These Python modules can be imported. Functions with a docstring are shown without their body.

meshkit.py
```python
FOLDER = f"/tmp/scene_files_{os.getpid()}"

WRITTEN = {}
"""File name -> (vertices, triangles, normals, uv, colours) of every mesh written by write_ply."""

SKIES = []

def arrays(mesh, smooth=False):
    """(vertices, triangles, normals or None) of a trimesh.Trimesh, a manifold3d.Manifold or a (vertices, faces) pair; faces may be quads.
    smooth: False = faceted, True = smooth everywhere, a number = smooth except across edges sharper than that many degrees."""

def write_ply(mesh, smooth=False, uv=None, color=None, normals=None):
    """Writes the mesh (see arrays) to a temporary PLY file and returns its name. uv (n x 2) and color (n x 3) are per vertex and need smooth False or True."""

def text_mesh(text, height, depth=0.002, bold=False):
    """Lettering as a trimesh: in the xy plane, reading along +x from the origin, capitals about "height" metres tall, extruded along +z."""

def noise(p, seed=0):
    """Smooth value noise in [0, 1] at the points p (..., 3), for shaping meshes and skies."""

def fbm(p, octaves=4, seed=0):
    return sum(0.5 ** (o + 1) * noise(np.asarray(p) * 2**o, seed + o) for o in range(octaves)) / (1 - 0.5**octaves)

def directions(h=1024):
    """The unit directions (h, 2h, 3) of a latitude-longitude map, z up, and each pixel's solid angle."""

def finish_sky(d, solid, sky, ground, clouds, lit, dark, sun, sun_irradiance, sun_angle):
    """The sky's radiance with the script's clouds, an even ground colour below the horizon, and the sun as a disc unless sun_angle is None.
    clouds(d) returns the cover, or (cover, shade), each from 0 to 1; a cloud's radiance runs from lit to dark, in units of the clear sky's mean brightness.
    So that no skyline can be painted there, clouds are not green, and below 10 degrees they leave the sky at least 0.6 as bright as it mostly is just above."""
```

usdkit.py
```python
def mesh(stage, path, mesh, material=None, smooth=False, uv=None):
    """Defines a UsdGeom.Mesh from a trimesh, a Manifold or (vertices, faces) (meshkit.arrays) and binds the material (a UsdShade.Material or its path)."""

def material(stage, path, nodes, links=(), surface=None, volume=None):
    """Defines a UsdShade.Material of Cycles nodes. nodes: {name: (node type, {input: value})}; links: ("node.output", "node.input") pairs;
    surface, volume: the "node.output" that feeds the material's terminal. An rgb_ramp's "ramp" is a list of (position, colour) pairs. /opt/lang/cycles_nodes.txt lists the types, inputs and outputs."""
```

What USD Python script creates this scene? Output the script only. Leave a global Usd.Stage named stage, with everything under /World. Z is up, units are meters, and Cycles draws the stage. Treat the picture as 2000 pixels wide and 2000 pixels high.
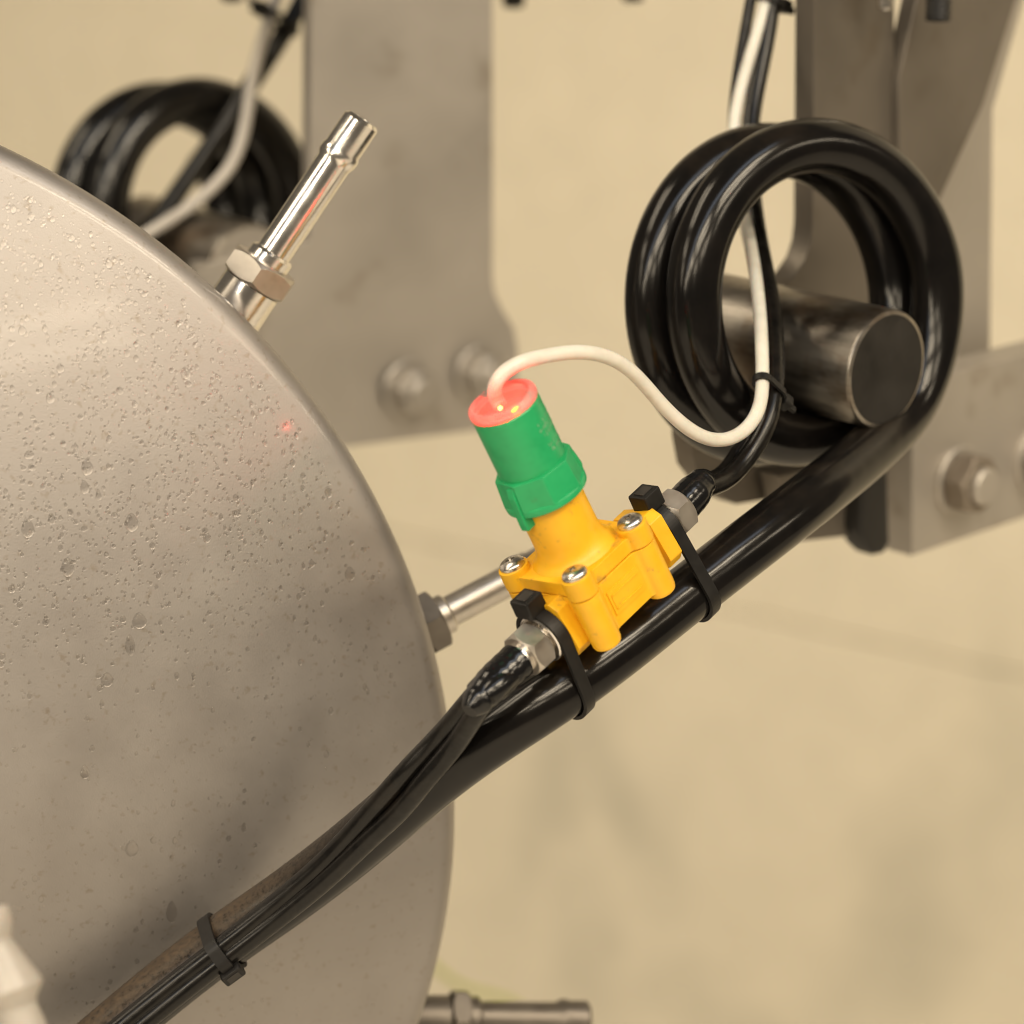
import math, random
import numpy as np, trimesh, usdkit, meshkit
from shapely.geometry import Polygon, Point, box as sbox, LineString
from shapely.ops import unary_union
from scipy.interpolate import CubicSpline
from pxr import Usd, UsdGeom, UsdLux, UsdShade, Sdf, Gf

random.seed(7); RNG = np.random.default_rng(7)
stage = Usd.Stage.CreateInMemory()
UsdGeom.SetStageUpAxis(stage, 'Z'); UsdGeom.SetStageMetersPerUnit(stage, 1.0)
UsdGeom.Xform.Define(stage, '/World'); UsdGeom.Scope.Define(stage, '/World/Looks')

# ------------------------------------------------------------------ camera
PITCH = math.radians(17.0)
FOCAL, APER, DIST = 106.0, 36.0, 1.0
W1 = APER / FOCAL                      # picture width at one metre
FOCUS, FSTOP, EXPOSURE = 1.012, 6.3, 0.06
RIGHT = np.array([1.0, 0, 0])
FWD = np.array([0, math.cos(PITCH), -math.sin(PITCH)])
UP = np.array([0, math.sin(PITCH), math.cos(PITCH)])
EYE = np.array([0, 0, 1.25]) - DIST * FWD
R_CW = np.stack([RIGHT, UP, -FWD], 1)  # camera axes (right, up, towards the viewer) -> world
cam = UsdGeom.Camera.Define(stage, '/World/camera')
M4 = np.eye(4); M4[:3, :3] = R_CW.T; M4[3, :3] = EYE
cam.AddTransformOp().Set(Gf.Matrix4d(M4.tolist()))
cam.CreateHorizontalApertureAttr(APER); cam.CreateVerticalApertureAttr(APER); cam.CreateFocalLengthAttr(FOCAL)
cam.CreateFStopAttr(FSTOP); cam.CreateFocusDistanceAttr(FOCUS); cam.CreateClippingRangeAttr((0.05, 100.0))
cam.CreateExposureAttr(EXPOSURE)

# ------------------------------------------------------------------ light: a warm hall with rows of fluorescent battens
def mat(name, nodes, links=(), surface='p.BSDF', volume=None):
    return usdkit.material(stage, '/World/Looks/' + name, nodes, links, surface=surface, volume=volume)

dome = UsdLux.DomeLight.Define(stage, '/World/hall_glow')
dm = mat('hall_glow', {'b': ('background_shader', {'color': (1.0, 0.83, 0.62), 'strength': 0.115})}, surface='b.background')
UsdShade.MaterialBindingAPI.Apply(dome.GetPrim()).Bind(dm)

LAMPS = []
def lamp(x, y, z, w, l, inten, col, rz=0, tilt=0):
    n = f'/World/ceiling_tube_{len(LAMPS) + 1:03d}'; LAMPS.append(n)
    L = UsdLux.RectLight.Define(stage, n)
    L.AddTranslateOp().Set((x, y, z)); L.AddRotateZOp().Set(rz); L.AddRotateYOp().Set(tilt)
    L.CreateWidthAttr(w); L.CreateHeightAttr(l); L.CreateIntensityAttr(inten); L.CreateColorAttr(col)
WARM, COOL = (1.0, 0.85, 0.63), (0.78, 0.87, 1.0)
ROW = np.array([-.80, -.60])                       # the battens run away behind the camera, to its left
def row(x, y, n, gap, inten, dxs=(-.24, .24), z=3.0):
    for k in range(n):
        for o in dxs:
            q = np.array([x, y]) + ROW * gap * k + np.array([-ROW[1], ROW[0]]) * o
            lamp(q[0], q[1], z, 0.20, 1.25, inten, WARM, rz=-53.1)
row(1.2, -1.15, 6, 1.75, 31.0)
row(-1.5, 0.1, 5, 1.9, 12.5)
row(4.2, -1.0, 4, 1.9, 20.0)
q = np.array([-.1, -1.3]) + ROW * 1.5               # a long roof light beside the first row, daylight
lamp(q[0], q[1], 3.3, 0.30, 6.5, 4.0, COOL, rz=-53.1)

# ------------------------------------------------------------------ helpers
def P(u, v, z=0.0):
    """The world point seen at pixel (u, v) of the 2000 px photograph, z metres nearer than the one-metre plane."""
    d = DIST - z
    return EYE + RIGHT * ((u - 1000) / 2000 * W1 * d) + UP * ((1000 - v) / 2000 * W1 * d) + FWD * d
def cw(v): return R_CW @ np.asarray(v, float)       # a direction in camera axes -> world
def unit(v): v = np.asarray(v, float); return v / np.linalg.norm(v)
def px(d=1.0): return W1 * d / 2000                 # metres per photo pixel
def on_plane(u, v, p0, n):
    r = P(u, v) - EYE
    return EYE + r * (np.dot(p0 - EYE, n) / np.dot(r, n))

class Frame:
    def __init__(self, o, z, xhint=None, R=None):
        self.o = np.asarray(o, float)
        if R is None:
            z = unit(z); h = np.array([0, 0, 1.0]) if xhint is None else np.asarray(xhint, float)
            if abs(np.dot(unit(h), z)) > 0.98: h = np.array([1.0, 0.1, 0])
            x = unit(h - z * np.dot(h, z)); R = np.stack([x, np.cross(z, x), z], 1)
        self.R = R
    def pt(self, p): return self.o + self.R @ np.asarray(p, float)
    def dir(self, p): return self.R @ np.asarray(p, float)
    def __call__(self, m):
        m = m.copy(); m.vertices = self.o + np.asarray(m.vertices) @ self.R.T; return m

USED = {}
def numbered(path):
    k = USED.get(path, -1) + 1; USED[path] = k
    return path if k == 0 else f'{path}_{k:03d}'
def tagp(p, label=None, cat=None, group=None, kind=None):
    for k, x in (('label', label), ('category', cat), ('group', group), ('kind', kind)):
        if x: p.SetCustomDataByKey(k, x)
BASE = {}
def thing(name, label, cat, base, group=None):
    path = numbered('/World/' + name); x = UsdGeom.Xform.Define(stage, path)
    x.AddTranslateOp().Set(Gf.Vec3d(*map(float, base))); BASE[path] = np.asarray(base, float)
    tagp(x.GetPrim(), label, cat, group); return path
def part(name, m, material, parent, smooth=32, label=None, kind=None):
    """One mesh (given in world space) under parent, a path; parts of parts share the thing's origin."""
    root = '/'.join(parent.split('/')[:3])
    m = m.copy() if hasattr(m, 'copy') else m
    m.vertices = np.asarray(m.vertices) - BASE[root]
    path = numbered(parent + '/' + name)
    u = usdkit.mesh(stage, path, m, material, smooth=smooth); tagp(u.GetPrim(), label, kind=kind)
    return path
def single(name, m, material, label=None, cat=None, group=None, kind=None, smooth=32):
    base = np.asarray(m.vertices).mean(0); m = m.copy(); m.vertices = np.asarray(m.vertices) - base
    path = numbered('/World/' + name)
    u = usdkit.mesh(stage, path, m, material, smooth=smooth); u.AddTranslateOp().Set(Gf.Vec3d(*map(float, base)))
    BASE[path] = base
    tagp(u.GetPrim(), label, cat, group, kind); return path
def cat(ms): return trimesh.util.concatenate(ms)

def spline(pts, n):
    pts = np.asarray(pts, float); t = np.r_[0, np.cumsum(np.linalg.norm(np.diff(pts, axis=0), axis=1) ** 0.5)]
    c = CubicSpline(t, pts); fine = c(np.linspace(0, t[-1], n * 6))
    s = np.r_[0, np.cumsum(np.linalg.norm(np.diff(fine, axis=0), axis=1))]
    q = np.linspace(0, s[-1], n)
    return np.stack([np.interp(q, s, fine[:, k]) for k in range(3)], 1)
def tube(path, r, seg=24, cap=True, round_end=False):
    path = np.asarray(path, float); n = len(path)
    r = np.broadcast_to(np.asarray(r, float), (n,)).copy()
    t = np.gradient(path, axis=0); t /= np.linalg.norm(t, axis=1, keepdims=True)
    a = np.cross(t[0], [0.3, 0.2, 1.0]); a /= np.linalg.norm(a); A = [a]
    for i in range(1, n):
        a = A[-1] - t[i] * np.dot(A[-1], t[i]); A.append(a / np.linalg.norm(a))
    A = np.array(A); B = np.cross(t, A); th = np.linspace(0, 2 * np.pi, seg, endpoint=False)
    v = path[:, None] + r[:, None, None] * (np.cos(th)[None, :, None] * A[:, None] + np.sin(th)[None, :, None] * B[:, None])
    v = v.reshape(-1, 3); f = []
    i, j = np.meshgrid(np.arange(n - 1), np.arange(seg), indexing='ij'); i, j = i.ravel(), j.ravel(); k = (j + 1) % seg
    f = np.vstack([np.stack([i * seg + j, i * seg + k, (i + 1) * seg + k], 1), np.stack([i * seg + j, (i + 1) * seg + k, (i + 1) * seg + j], 1)])
    if cap:
        v = np.vstack([v, path[:1], path[-1:]]); c0, c1 = n * seg, n * seg + 1; j = np.arange(seg); k = (j + 1) % seg
        f = np.vstack([f, np.stack([np.full(seg, c0), k, j], 1), np.stack([np.full(seg, c1), (n - 1) * seg + j, (n - 1) * seg + k], 1)])
    return trimesh.Trimesh(v, f, process=False)
def lathe(prof, n=48):
    """prof: (r, h) pairs, turned about +z, outside to the right when h rises."""
    prof = np.asarray(prof, float); m = len(prof); th = np.linspace(0, 2 * np.pi, n, endpoint=False)
    v = np.stack([prof[:, None, 0] * np.cos(th), prof[:, None, 0] * np.sin(th), np.broadcast_to(prof[:, None, 1], (m, n))], -1).reshape(-1, 3)
    i, j = np.meshgrid(np.arange(m - 1), np.arange(n), indexing='ij'); i, j = i.ravel(), j.ravel(); k = (j + 1) % n
    f = np.vstack([np.stack([i * n + j, i * n + k, (i + 1) * n + k], 1), np.stack([i * n + j, (i + 1) * n + k, (i + 1) * n + j], 1)])
    t = trimesh.Trimesh(v, f, process=False); t.merge_vertices(); t.update_faces(t.nondegenerate_faces()); return t
def dense(poly, step):
    ring = LineString(poly.exterior.coords); out = []
    c = np.asarray(poly.exterior.coords)[:-1]
    for a, b in zip(c, np.roll(c, -1, 0)):
        k = max(1, int(np.ceil(np.linalg.norm(b - a) / step)))
        out += [a + (b - a) * t for t in np.arange(k) / k]
    return np.array(out)
def slab(poly, z0, z1, b=0.0004, both=True):
    """A shapely outline made into a plate with rounded edges (vertex offset, so the outline should have round corners)."""
    poly = Polygon(poly.exterior) if not poly.exterior.is_ccw is False else Polygon(list(poly.exterior.coords)[::-1])
    c = np.asarray(poly.exterior.coords)[:-1]
    if not poly.exterior.is_ccw: c = c[::-1]
    e = np.roll(c, -1, 0) - c; en = np.stack([e[:, 1], -e[:, 0]], 1); en /= np.maximum(np.linalg.norm(en, axis=1, keepdims=True), 1e-12)
    nv = en + np.roll(en, 1, 0); nv /= np.maximum((nv * nv).sum(1, keepdims=True) / 2, 0.4)
    rings = [(z0, -b), (z0 + .3 * b, -.3 * b), (z0 + b, 0), (z1 - b, 0), (z1 - .3 * b, -.3 * b), (z1, -b)]
    if not both: rings = [(z0, 0)] + rings[3:]
    n = len(c); v = np.vstack([np.c_[c + nv * o, np.full(n, z)] for z, o in rings]); m = len(rings)
    i, j = np.meshgrid(np.arange(m - 1), np.arange(n), indexing='ij'); i, j = i.ravel(), j.ravel(); k = (j + 1) % n
    f = np.vstack([np.stack([i * n + j, i * n + k, (i + 1) * n + k], 1), np.stack([i * n + j, (i + 1) * n + k, (i + 1) * n + j], 1)])
    ms = [trimesh.Trimesh(v, f, process=False)]
    for z, o, s in ((rings[0][0], rings[0][1], -1), (rings[-1][0], rings[-1][1], 1)):
        cv, cf = trimesh.creation.triangulate_polygon(Polygon(c + nv * o), engine='earcut')
        area = np.cross(cv[cf[:, 1]] - cv[cf[:, 0]], cv[cf[:, 2]] - cv[cf[:, 0]])
        cf = np.where((area * s > 0)[:, None], cf, cf[:, ::-1])
        ms.append(trimesh.Trimesh(np.c_[cv, np.full(len(cv), z)], cf, process=False))
    out = cat(ms); out.merge_vertices(); return out
def rnd(poly, r): return poly.buffer(-r).buffer(2 * r).buffer(-r)
def rbox(cx, cy, w, h, r): return sbox(cx - w / 2 + r, cy - h / 2 + r, cx + w / 2 - r, cy + h / 2 - r).buffer(r, quad_segs=5)
def ngon(n, af, rot=0):
    r = af / 2 / math.cos(math.pi / n)
    return Polygon([(r * math.cos(rot + 2 * math.pi * k / n), r * math.sin(rot + 2 * math.pi * k / n)) for k in range(n)])
def hexnut(af, h, bore=None):
    """Hexagon nut along +z from 0 to h with the turned chamfers that leave arcs on the flats."""
    from manifold3d import Manifold, CrossSection
    body = CrossSection([list(ngon(6, af).exterior.coords)[:-1]]).extrude(h)
    R = af / 2 / math.cos(math.pi / 6)
    prof = [[0, 0], [af / 2 * .97, 0], [R * 1.01, h * .2], [R * 1.01, h * .8], [af / 2 * .97, h], [0, h]]
    m = body ^ CrossSection([prof]).revolve(64)
    if bore: m = m - Manifold.cylinder(h * 3, bore, bore, 40).translate([0, 0, -h])
    a = m.to_mesh(); return trimesh.Trimesh(a.vert_properties[:, :3], a.tri_verts, process=False)
def blob(c, r, sub=2):
    s = trimesh.creation.icosphere(sub, 1.0); s.vertices = np.asarray(s.vertices) * r + c; return s
def move(m, t): m = m.copy(); m.vertices = np.asarray(m.vertices) + np.asarray(t); return m

# ------------------------------------------------------------------ materials
def noise(scale, detail=4, rough=.55): return ('noise_texture', {'scale': scale, 'detail': detail, 'roughness': rough})
POS = {'g': ('geometry', {})}
def metal(name, c0, c1, r0, r1, scale=60, metallic=1.0, bump=0.0, bscale=900, stretch=(1, 1, 1), stain=None, stain_scale=220, stain_at=(.62, .7)):
    n = {**POS, 'mp': ('mapping', {'scale': stretch}), 'n': noise(scale), 'c': ('rgb_ramp', {'ramp': [(.3, c0), (.7, c1)]}),
         'r': ('map_range', {'from_min': .3, 'from_max': .7, 'to_min': r0, 'to_max': r1}),
         'p': ('principled_bsdf', {'metallic': metallic, 'roughness': r0})}
    l = [('g.position', 'mp.vector'), ('mp.vector', 'n.vector'), ('n.fac', 'c.fac'), ('n.fac', 'r.value'), ('r.result', 'p.roughness')]
    if stain is None: l.append(('c.color', 'p.base_color'))
    else:
        n['s'] = noise(stain_scale, 3); n['sr'] = ('rgb_ramp', {'ramp': [(stain_at[0], (0, 0, 0)), (stain_at[1], (1, 1, 1))]}); n['x'] = ('mix', {'color2': stain, 'fac': 0.0})
        n['f'] = ('math', {'math_type': 'multiply', 'value2': .75})
        l += [('g.position', 's.vector'), ('s.fac', 'sr.fac'), ('sr.color', 'f.value1'), ('f.value', 'x.fac'), ('c.color', 'x.color1'), ('x.color', 'p.base_color')]
    if bump:
        n['bn'] = noise(bscale, 2); n['b'] = ('bump', {'strength': bump, 'distance': 0.0005})
        l += [('g.position', 'bn.vector'), ('bn.fac', 'b.height'), ('b.normal', 'p.normal')]
    return mat(name, n, l)
def plastic(name, c0, c1, rough=.35, scale=150, bump=0.0, bscale=1500, spec=.5, sss=0.0, dirt=None, dirt_at=(.66, .74), dirt_scale=180):
    n = {**POS, 'n': noise(scale), 'c': ('rgb_ramp', {'ramp': [(.3, c0), (.7, c1)]}),
         'r': ('map_range', {'from_min': .3, 'from_max': .7, 'to_min': rough * .85, 'to_max': rough * 1.2}),
         'p': ('principled_bsdf', {'specular_ior_level': spec, 'subsurface_weight': sss, 'subsurface_scale': .002})}
    l = [('g.position', 'n.vector'), ('n.fac', 'c.fac'), ('n.fac', 'r.value'), ('r.result', 'p.roughness')]
    if dirt is None: l.append(('c.color', 'p.base_color'))
    else:
        n['s'] = noise(dirt_scale, 4, .6); n['sr'] = ('rgb_ramp', {'ramp': [(dirt_at[0], (0, 0, 0)), (dirt_at[1], (1, 1, 1))]}); n['x'] = ('mix', {'color2': dirt})
        n['f'] = ('math', {'math_type': 'multiply', 'value2': .6})
        l += [('g.position', 's.vector'), ('s.fac', 'sr.fac'), ('sr.color', 'f.value1'), ('f.value', 'x.fac'), ('c.color', 'x.color1'), ('x.color', 'p.base_color')]
    if bump:
        n['bn'] = noise(bscale, 3); n['b'] = ('bump', {'strength': bump, 'distance': 0.0003})
        l += [('g.position', 'bn.vector'), ('bn.fac', 'b.height'), ('b.normal', 'p.normal')]
    return mat(name, n, l)

M_VESSEL = metal('satin_steel', (.335, .313, .299), (.385, .362, .345), .54, .62, scale=30, bump=.12, bscale=1500, stain=(.23, .18, .125), stain_scale=330, stain_at=(.60, .86))
_p = UsdShade.Shader(stage.GetPrimAtPath('/World/Looks/satin_steel/p'))                 # the thin wet film on it
_p.CreateInput('coat_weight', Sdf.ValueTypeNames.Float).Set(.45); _p.CreateInput('coat_roughness', Sdf.ValueTypeNames.Float).Set(.10); _p.CreateInput('coat_ior', Sdf.ValueTypeNames.Float).Set(1.33)
M_PLATE = metal('dull_steel_plate', (.425, .395, .355), (.475, .44, .395), .44, .54, scale=18, metallic=.7, bump=.1, stain=(.22, .17, .11), stain_scale=34, stain_at=(.60, .85))
M_PLATE2 = metal('shaded_steel_plate', (.165, .146, .122), (.21, .185, .155), .42, .54, scale=18, metallic=.7, bump=.1, stain=(.13, .10, .065), stain_scale=40, stain_at=(.58, .85))  # same dull steel, with the shade of its turned-away faces in the colour
M_STUB = metal('turned_steel', (.29, .265, .235), (.39, .36, .32), .26, .44, scale=40, stretch=(1, 1, 4), stain=(.14, .09, .05), stain_scale=50, stain_at=(.5, .7))
M_FACE_SHADED = metal('shaded_sawn_steel', (.050, .048, .047), (.075, .071, .068), .5, .62, scale=60, bump=.15)  # the stub end's shade is put into this darker colour
M_CHROME = metal('bright_chrome', (.80, .77, .73), (.86, .83, .79), .15, .24, scale=90, bump=.03)
M_NICKEL = metal('nickel_nut', (.50, .46, .41), (.60, .555, .50), .34, .46, scale=120, bump=.06)
M_SCREW = metal('stainless_screw', (.58, .55, .51), (.68, .65, .60), .20, .30, scale=300)
M_OLDPIPE = metal('worn_steel_pipe', (.50, .47, .43), (.56, .52, .47), .30, .42, scale=70, bump=.05)
M_OLDPIPE2 = metal('grimy_steel_pipe', (.13, .115, .10), (.20, .178, .155), .38, .52, scale=70, metallic=.8)
M_RUST = metal('rusty_nut', (.20, .165, .13), (.30, .26, .215), .5, .7, scale=160, metallic=.7, bump=.2)
M_YELLOW = plastic('yellow_plastic', (.78, .405, .010), (.83, .44, .014), .40, bump=.08, sss=.06, dirt=(.26, .16, .05), dirt_at=(.60, .74), dirt_scale=190)
M_GREEN = plastic('green_plastic', (.012, .295, .100), (.016, .34, .118), .36, bump=.05, dirt=(.05, .20, .06), dirt_at=(.66, .80), dirt_scale=200)
M_GREENMARK = plastic('green_relief', (.09, .33, .15), (.13, .37, .18), .5)
M_TIE = plastic('black_nylon', (.005, .0047, .0047), (.009, .0082, .0078), .46, bump=.1, spec=.35)
M_SLEEVE = plastic('black_heat_shrink', (.004, .004, .0045), (.006, .006, .0065), .18, bump=.02, bscale=200)
M_THIN = plastic('black_thin_hose', (.004, .0037, .0036), (.008, .007, .006), .24, bump=.05, spec=.32, dirt=(.020, .015, .011), dirt_at=(.55, .80), dirt_scale=90)
M_RUBBER = plastic('black_rubber', (.004, .0036, .0034), (.008, .007, .006), .5, bump=.1)
M_CABLE = plastic('white_cable_sheath', (.60, .57, .51), (.68, .64, .58), .34, sss=.15, dirt=(.48, .42, .34), dirt_at=(.58, .8), dirt_scale=120)
M_CABLE2 = plastic('grey_white_sheath', (.40, .37, .335), (.46, .43, .39), .4)
M_GREENWIRE = plastic('yellow_green_sheath', (.44, .45, .16), (.50, .51, .19), .4)
M_WHITEPL = plastic('white_plastic', (.36, .335, .30), (.41, .38, .34), .35, sss=.1)
M_DARKHOLE = plastic('dark_recess', (.015, .013, .012), (.03, .026, .022), .6)
# glossy PVC hose, dusty on top near its lower end
M_HOSE = mat('glossy_black_hose', {**POS, 'n': noise(70, 5), 'c': ('rgb_ramp', {'ramp': [(.3, (.0032, .003, .003)), (.75, (.007, .006, .0055))]}),
    'sx': ('separate_xyz', {}), 'nx': ('separate_xyz', {}), 'up': ('map_range', {'from_min': .15, 'from_max': .85, 'clamp': True}),
    'side': ('map_range', {'from_min': -.045, 'from_max': -.095, 'clamp': True}), 'sn': noise(520, 5, .7), 'sp': ('map_range', {'from_min': .25, 'from_max': .72, 'clamp': True}),
    'm1': ('math', {'math_type': 'multiply'}), 'm2': ('math', {'math_type': 'multiply'}), 'x': ('mix', {'color2': (.105, .072, .044)}),
    'thin': ('map_range', {'from_min': .45, 'from_max': .75, 'to_min': 0, 'to_max': .10, 'clamp': True}), 'tn': noise(38, 5, .6), 'm3': ('math', {'math_type': 'multiply'}), 'mx': ('math', {'math_type': 'maximum'}),
    'r': ('map_range', {'from_min': 0, 'from_max': 1, 'to_min': .16, 'to_max': .75}), 'bn': noise(45, 2), 'b': ('bump', {'strength': .12, 'distance': .002}),
    'p': ('principled_bsdf', {'specular_ior_level': .33})},
    [('g.position', 'n.vector'), ('n.fac', 'c.fac'), ('g.position', 'sx.vector'), ('g.normal', 'nx.vector'), ('nx.z', 'up.value'), ('sx.x', 'side.value'),
     ('g.position', 'sn.vector'), ('sn.fac', 'sp.value'), ('up.result', 'm1.value1'), ('side.result', 'm1.value2'), ('m1.value', 'm2.value1'), ('sp.result', 'm2.value2'),
     ('g.position', 'tn.vector'), ('tn.fac', 'thin.value'), ('thin.result', 'm3.value1'), ('up.result', 'm3.value2'), ('m3.value', 'mx.value1'), ('m2.value', 'mx.value2'),
     ('mx.value', 'x.fac'), ('c.color', 'x.color1'), ('x.color', 'p.base_color'), ('mx.value', 'r.value'), ('r.result', 'p.roughness'),
     ('g.position', 'bn.vector'), ('bn.fac', 'b.height'), ('b.normal', 'p.normal')])
M_HOSE_CLEAN = plastic('clean_black_hose', (.0032, .003, .003), (.006, .0055, .005), .17, spec=.42)
M_WATER = mat('water', {**POS, 'p': ('principled_bsdf', {'metallic': 1.0, 'base_color': (.54, .50, .47), 'roughness': .31, 'coat_weight': 1.0, 'coat_roughness': .04, 'coat_ior': 1.33}), 't': ('transparent_bsdf', {'color': (1, 1, 1)}), 'm': ('mix_closure', {'fac': .21})},
    [('g.true_normal', 'p.coat_normal'), ('t.BSDF', 'm.closure1'), ('p.BSDF', 'm.closure2')], surface='m.closure')
M_LENS = mat('clear_lens', {'f': ('fresnel', {'IOR': 1.5}), 'ff': ('math', {'math_type': 'multiply_add', 'value2': .9, 'value3': .26}), 't': ('transparent_bsdf', {'color': (.97, .95, .93)}),
    'p': ('principled_bsdf', {'base_color': (.75, .70, .64), 'roughness': .12}), 'tl': ('translucent_bsdf', {'color': (.8, .74, .68)}), 'a': ('mix_closure', {'fac': .5}), 'm': ('mix_closure', {})},
    [('f.fac', 'ff.value1'), ('ff.value', 'm.fac'), ('t.BSDF', 'm.closure1'), ('p.BSDF', 'a.closure1'), ('tl.BSDF', 'a.closure2'), ('a.closure', 'm.closure2')], surface='m.closure')
M_RIM = mat('frosted_rim', {'f': ('fresnel', {'IOR': 1.5}), 'ff': ('math', {'math_type': 'multiply_add', 'value2': .9, 'value3': .28}), 't': ('transparent_bsdf', {'color': (.97, .94, .91)}),
    'p': ('principled_bsdf', {'base_color': (.52, .46, .42), 'roughness': .16}), 'm': ('mix_closure', {})}, [('f.fac', 'ff.value1'), ('ff.value', 'm.fac'), ('t.BSDF', 'm.closure1'), ('p.BSDF', 'm.closure2')], surface='m.closure')
M_LED = mat('red_led', {'e': ('emission', {'color': (1.0, .0016, .0004), 'strength': 2100.0})}, surface='e.emission')
M_LEDGLINT = mat('amber_led_glint', {'e': ('emission', {'color': (1.0, .52, .02), 'strength': 6.0})}, surface='e.emission')  # painted glint: glowing stand-in for the lamp's refracted image at the rim
M_CUP_GLOW = plastic('glow_red_cup', (.42, .11, .085), (.48, .14, .10), .4)  # the lamp's red glow is painted into the cup's colour
WALL_N = 0  # set below

# ------------------------------------------------------------------ the setting: a cream wall and the floor under it
wall_yaw = math.radians(-36)
wn = np.array([math.sin(wall_yaw), -math.cos(wall_yaw), 0]); wt = np.array([math.cos(wall_yaw), math.sin(wall_yaw), 0])
W0 = P(1430, 1190, -1.55)
PAINTED_REFLECTIONS = [(1075, 1560, 62, 330, 14, .60), (1215, 1540, 70, 330, -20, .60), (1135, 1850, 60, 260, 0, .40), (1770, 1800, 110, 420, 12, .60), (1960, 1480, 60, 420, 0, .45), (1420, 1990, 240, 90, 0, .35)]  # soft dark reflections painted into the wall colour as streaks
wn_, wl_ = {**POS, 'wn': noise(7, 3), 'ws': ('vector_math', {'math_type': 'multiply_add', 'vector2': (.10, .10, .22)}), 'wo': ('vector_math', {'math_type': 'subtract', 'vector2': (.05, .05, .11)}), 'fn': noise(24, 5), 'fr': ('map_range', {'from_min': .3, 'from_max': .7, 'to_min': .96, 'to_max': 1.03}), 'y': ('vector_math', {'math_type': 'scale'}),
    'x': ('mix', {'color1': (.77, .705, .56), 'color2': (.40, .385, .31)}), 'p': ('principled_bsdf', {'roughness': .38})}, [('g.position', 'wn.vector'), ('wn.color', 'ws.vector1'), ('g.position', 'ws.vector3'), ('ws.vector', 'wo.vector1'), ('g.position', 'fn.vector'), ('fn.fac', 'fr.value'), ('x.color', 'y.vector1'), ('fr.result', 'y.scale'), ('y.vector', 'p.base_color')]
prev = None
for i, (u, v, rw, rl, rot, k) in enumerate(PAINTED_REFLECTIONS):
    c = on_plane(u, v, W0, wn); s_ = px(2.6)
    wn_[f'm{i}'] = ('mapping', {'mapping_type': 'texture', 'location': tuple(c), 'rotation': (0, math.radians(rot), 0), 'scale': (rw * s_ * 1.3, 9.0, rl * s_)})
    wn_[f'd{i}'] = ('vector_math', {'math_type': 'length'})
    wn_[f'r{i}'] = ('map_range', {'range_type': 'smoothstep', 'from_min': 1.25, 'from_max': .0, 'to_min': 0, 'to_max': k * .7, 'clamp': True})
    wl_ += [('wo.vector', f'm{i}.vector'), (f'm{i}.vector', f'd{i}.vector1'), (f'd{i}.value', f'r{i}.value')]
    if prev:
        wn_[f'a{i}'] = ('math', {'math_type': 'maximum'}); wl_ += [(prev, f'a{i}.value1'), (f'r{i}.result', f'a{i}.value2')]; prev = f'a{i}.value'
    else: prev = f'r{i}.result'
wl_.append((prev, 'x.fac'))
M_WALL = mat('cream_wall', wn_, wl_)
def wall_sheet(z0, z1, off, wl=3.2, wr=1.6):
    a, b = W0 - wt * wl, W0 + wt * wr
    poly = [(0, z0), (wl + wr, z0), (wl + wr, z1), (0, z1)]
    m = trimesh.creation.extrude_polygon(Polygon(poly), .05, engine='earcut')
    v = np.asarray(m.vertices); m.vertices = a[None] * [1, 1, 0] + v[:, :1] * wt + v[:, 2:] * (-wn) + v[:, 1:2] * [0, 0, 1] + wn * off
    m.fix_normals(); return m
zj = W0[2]
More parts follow.
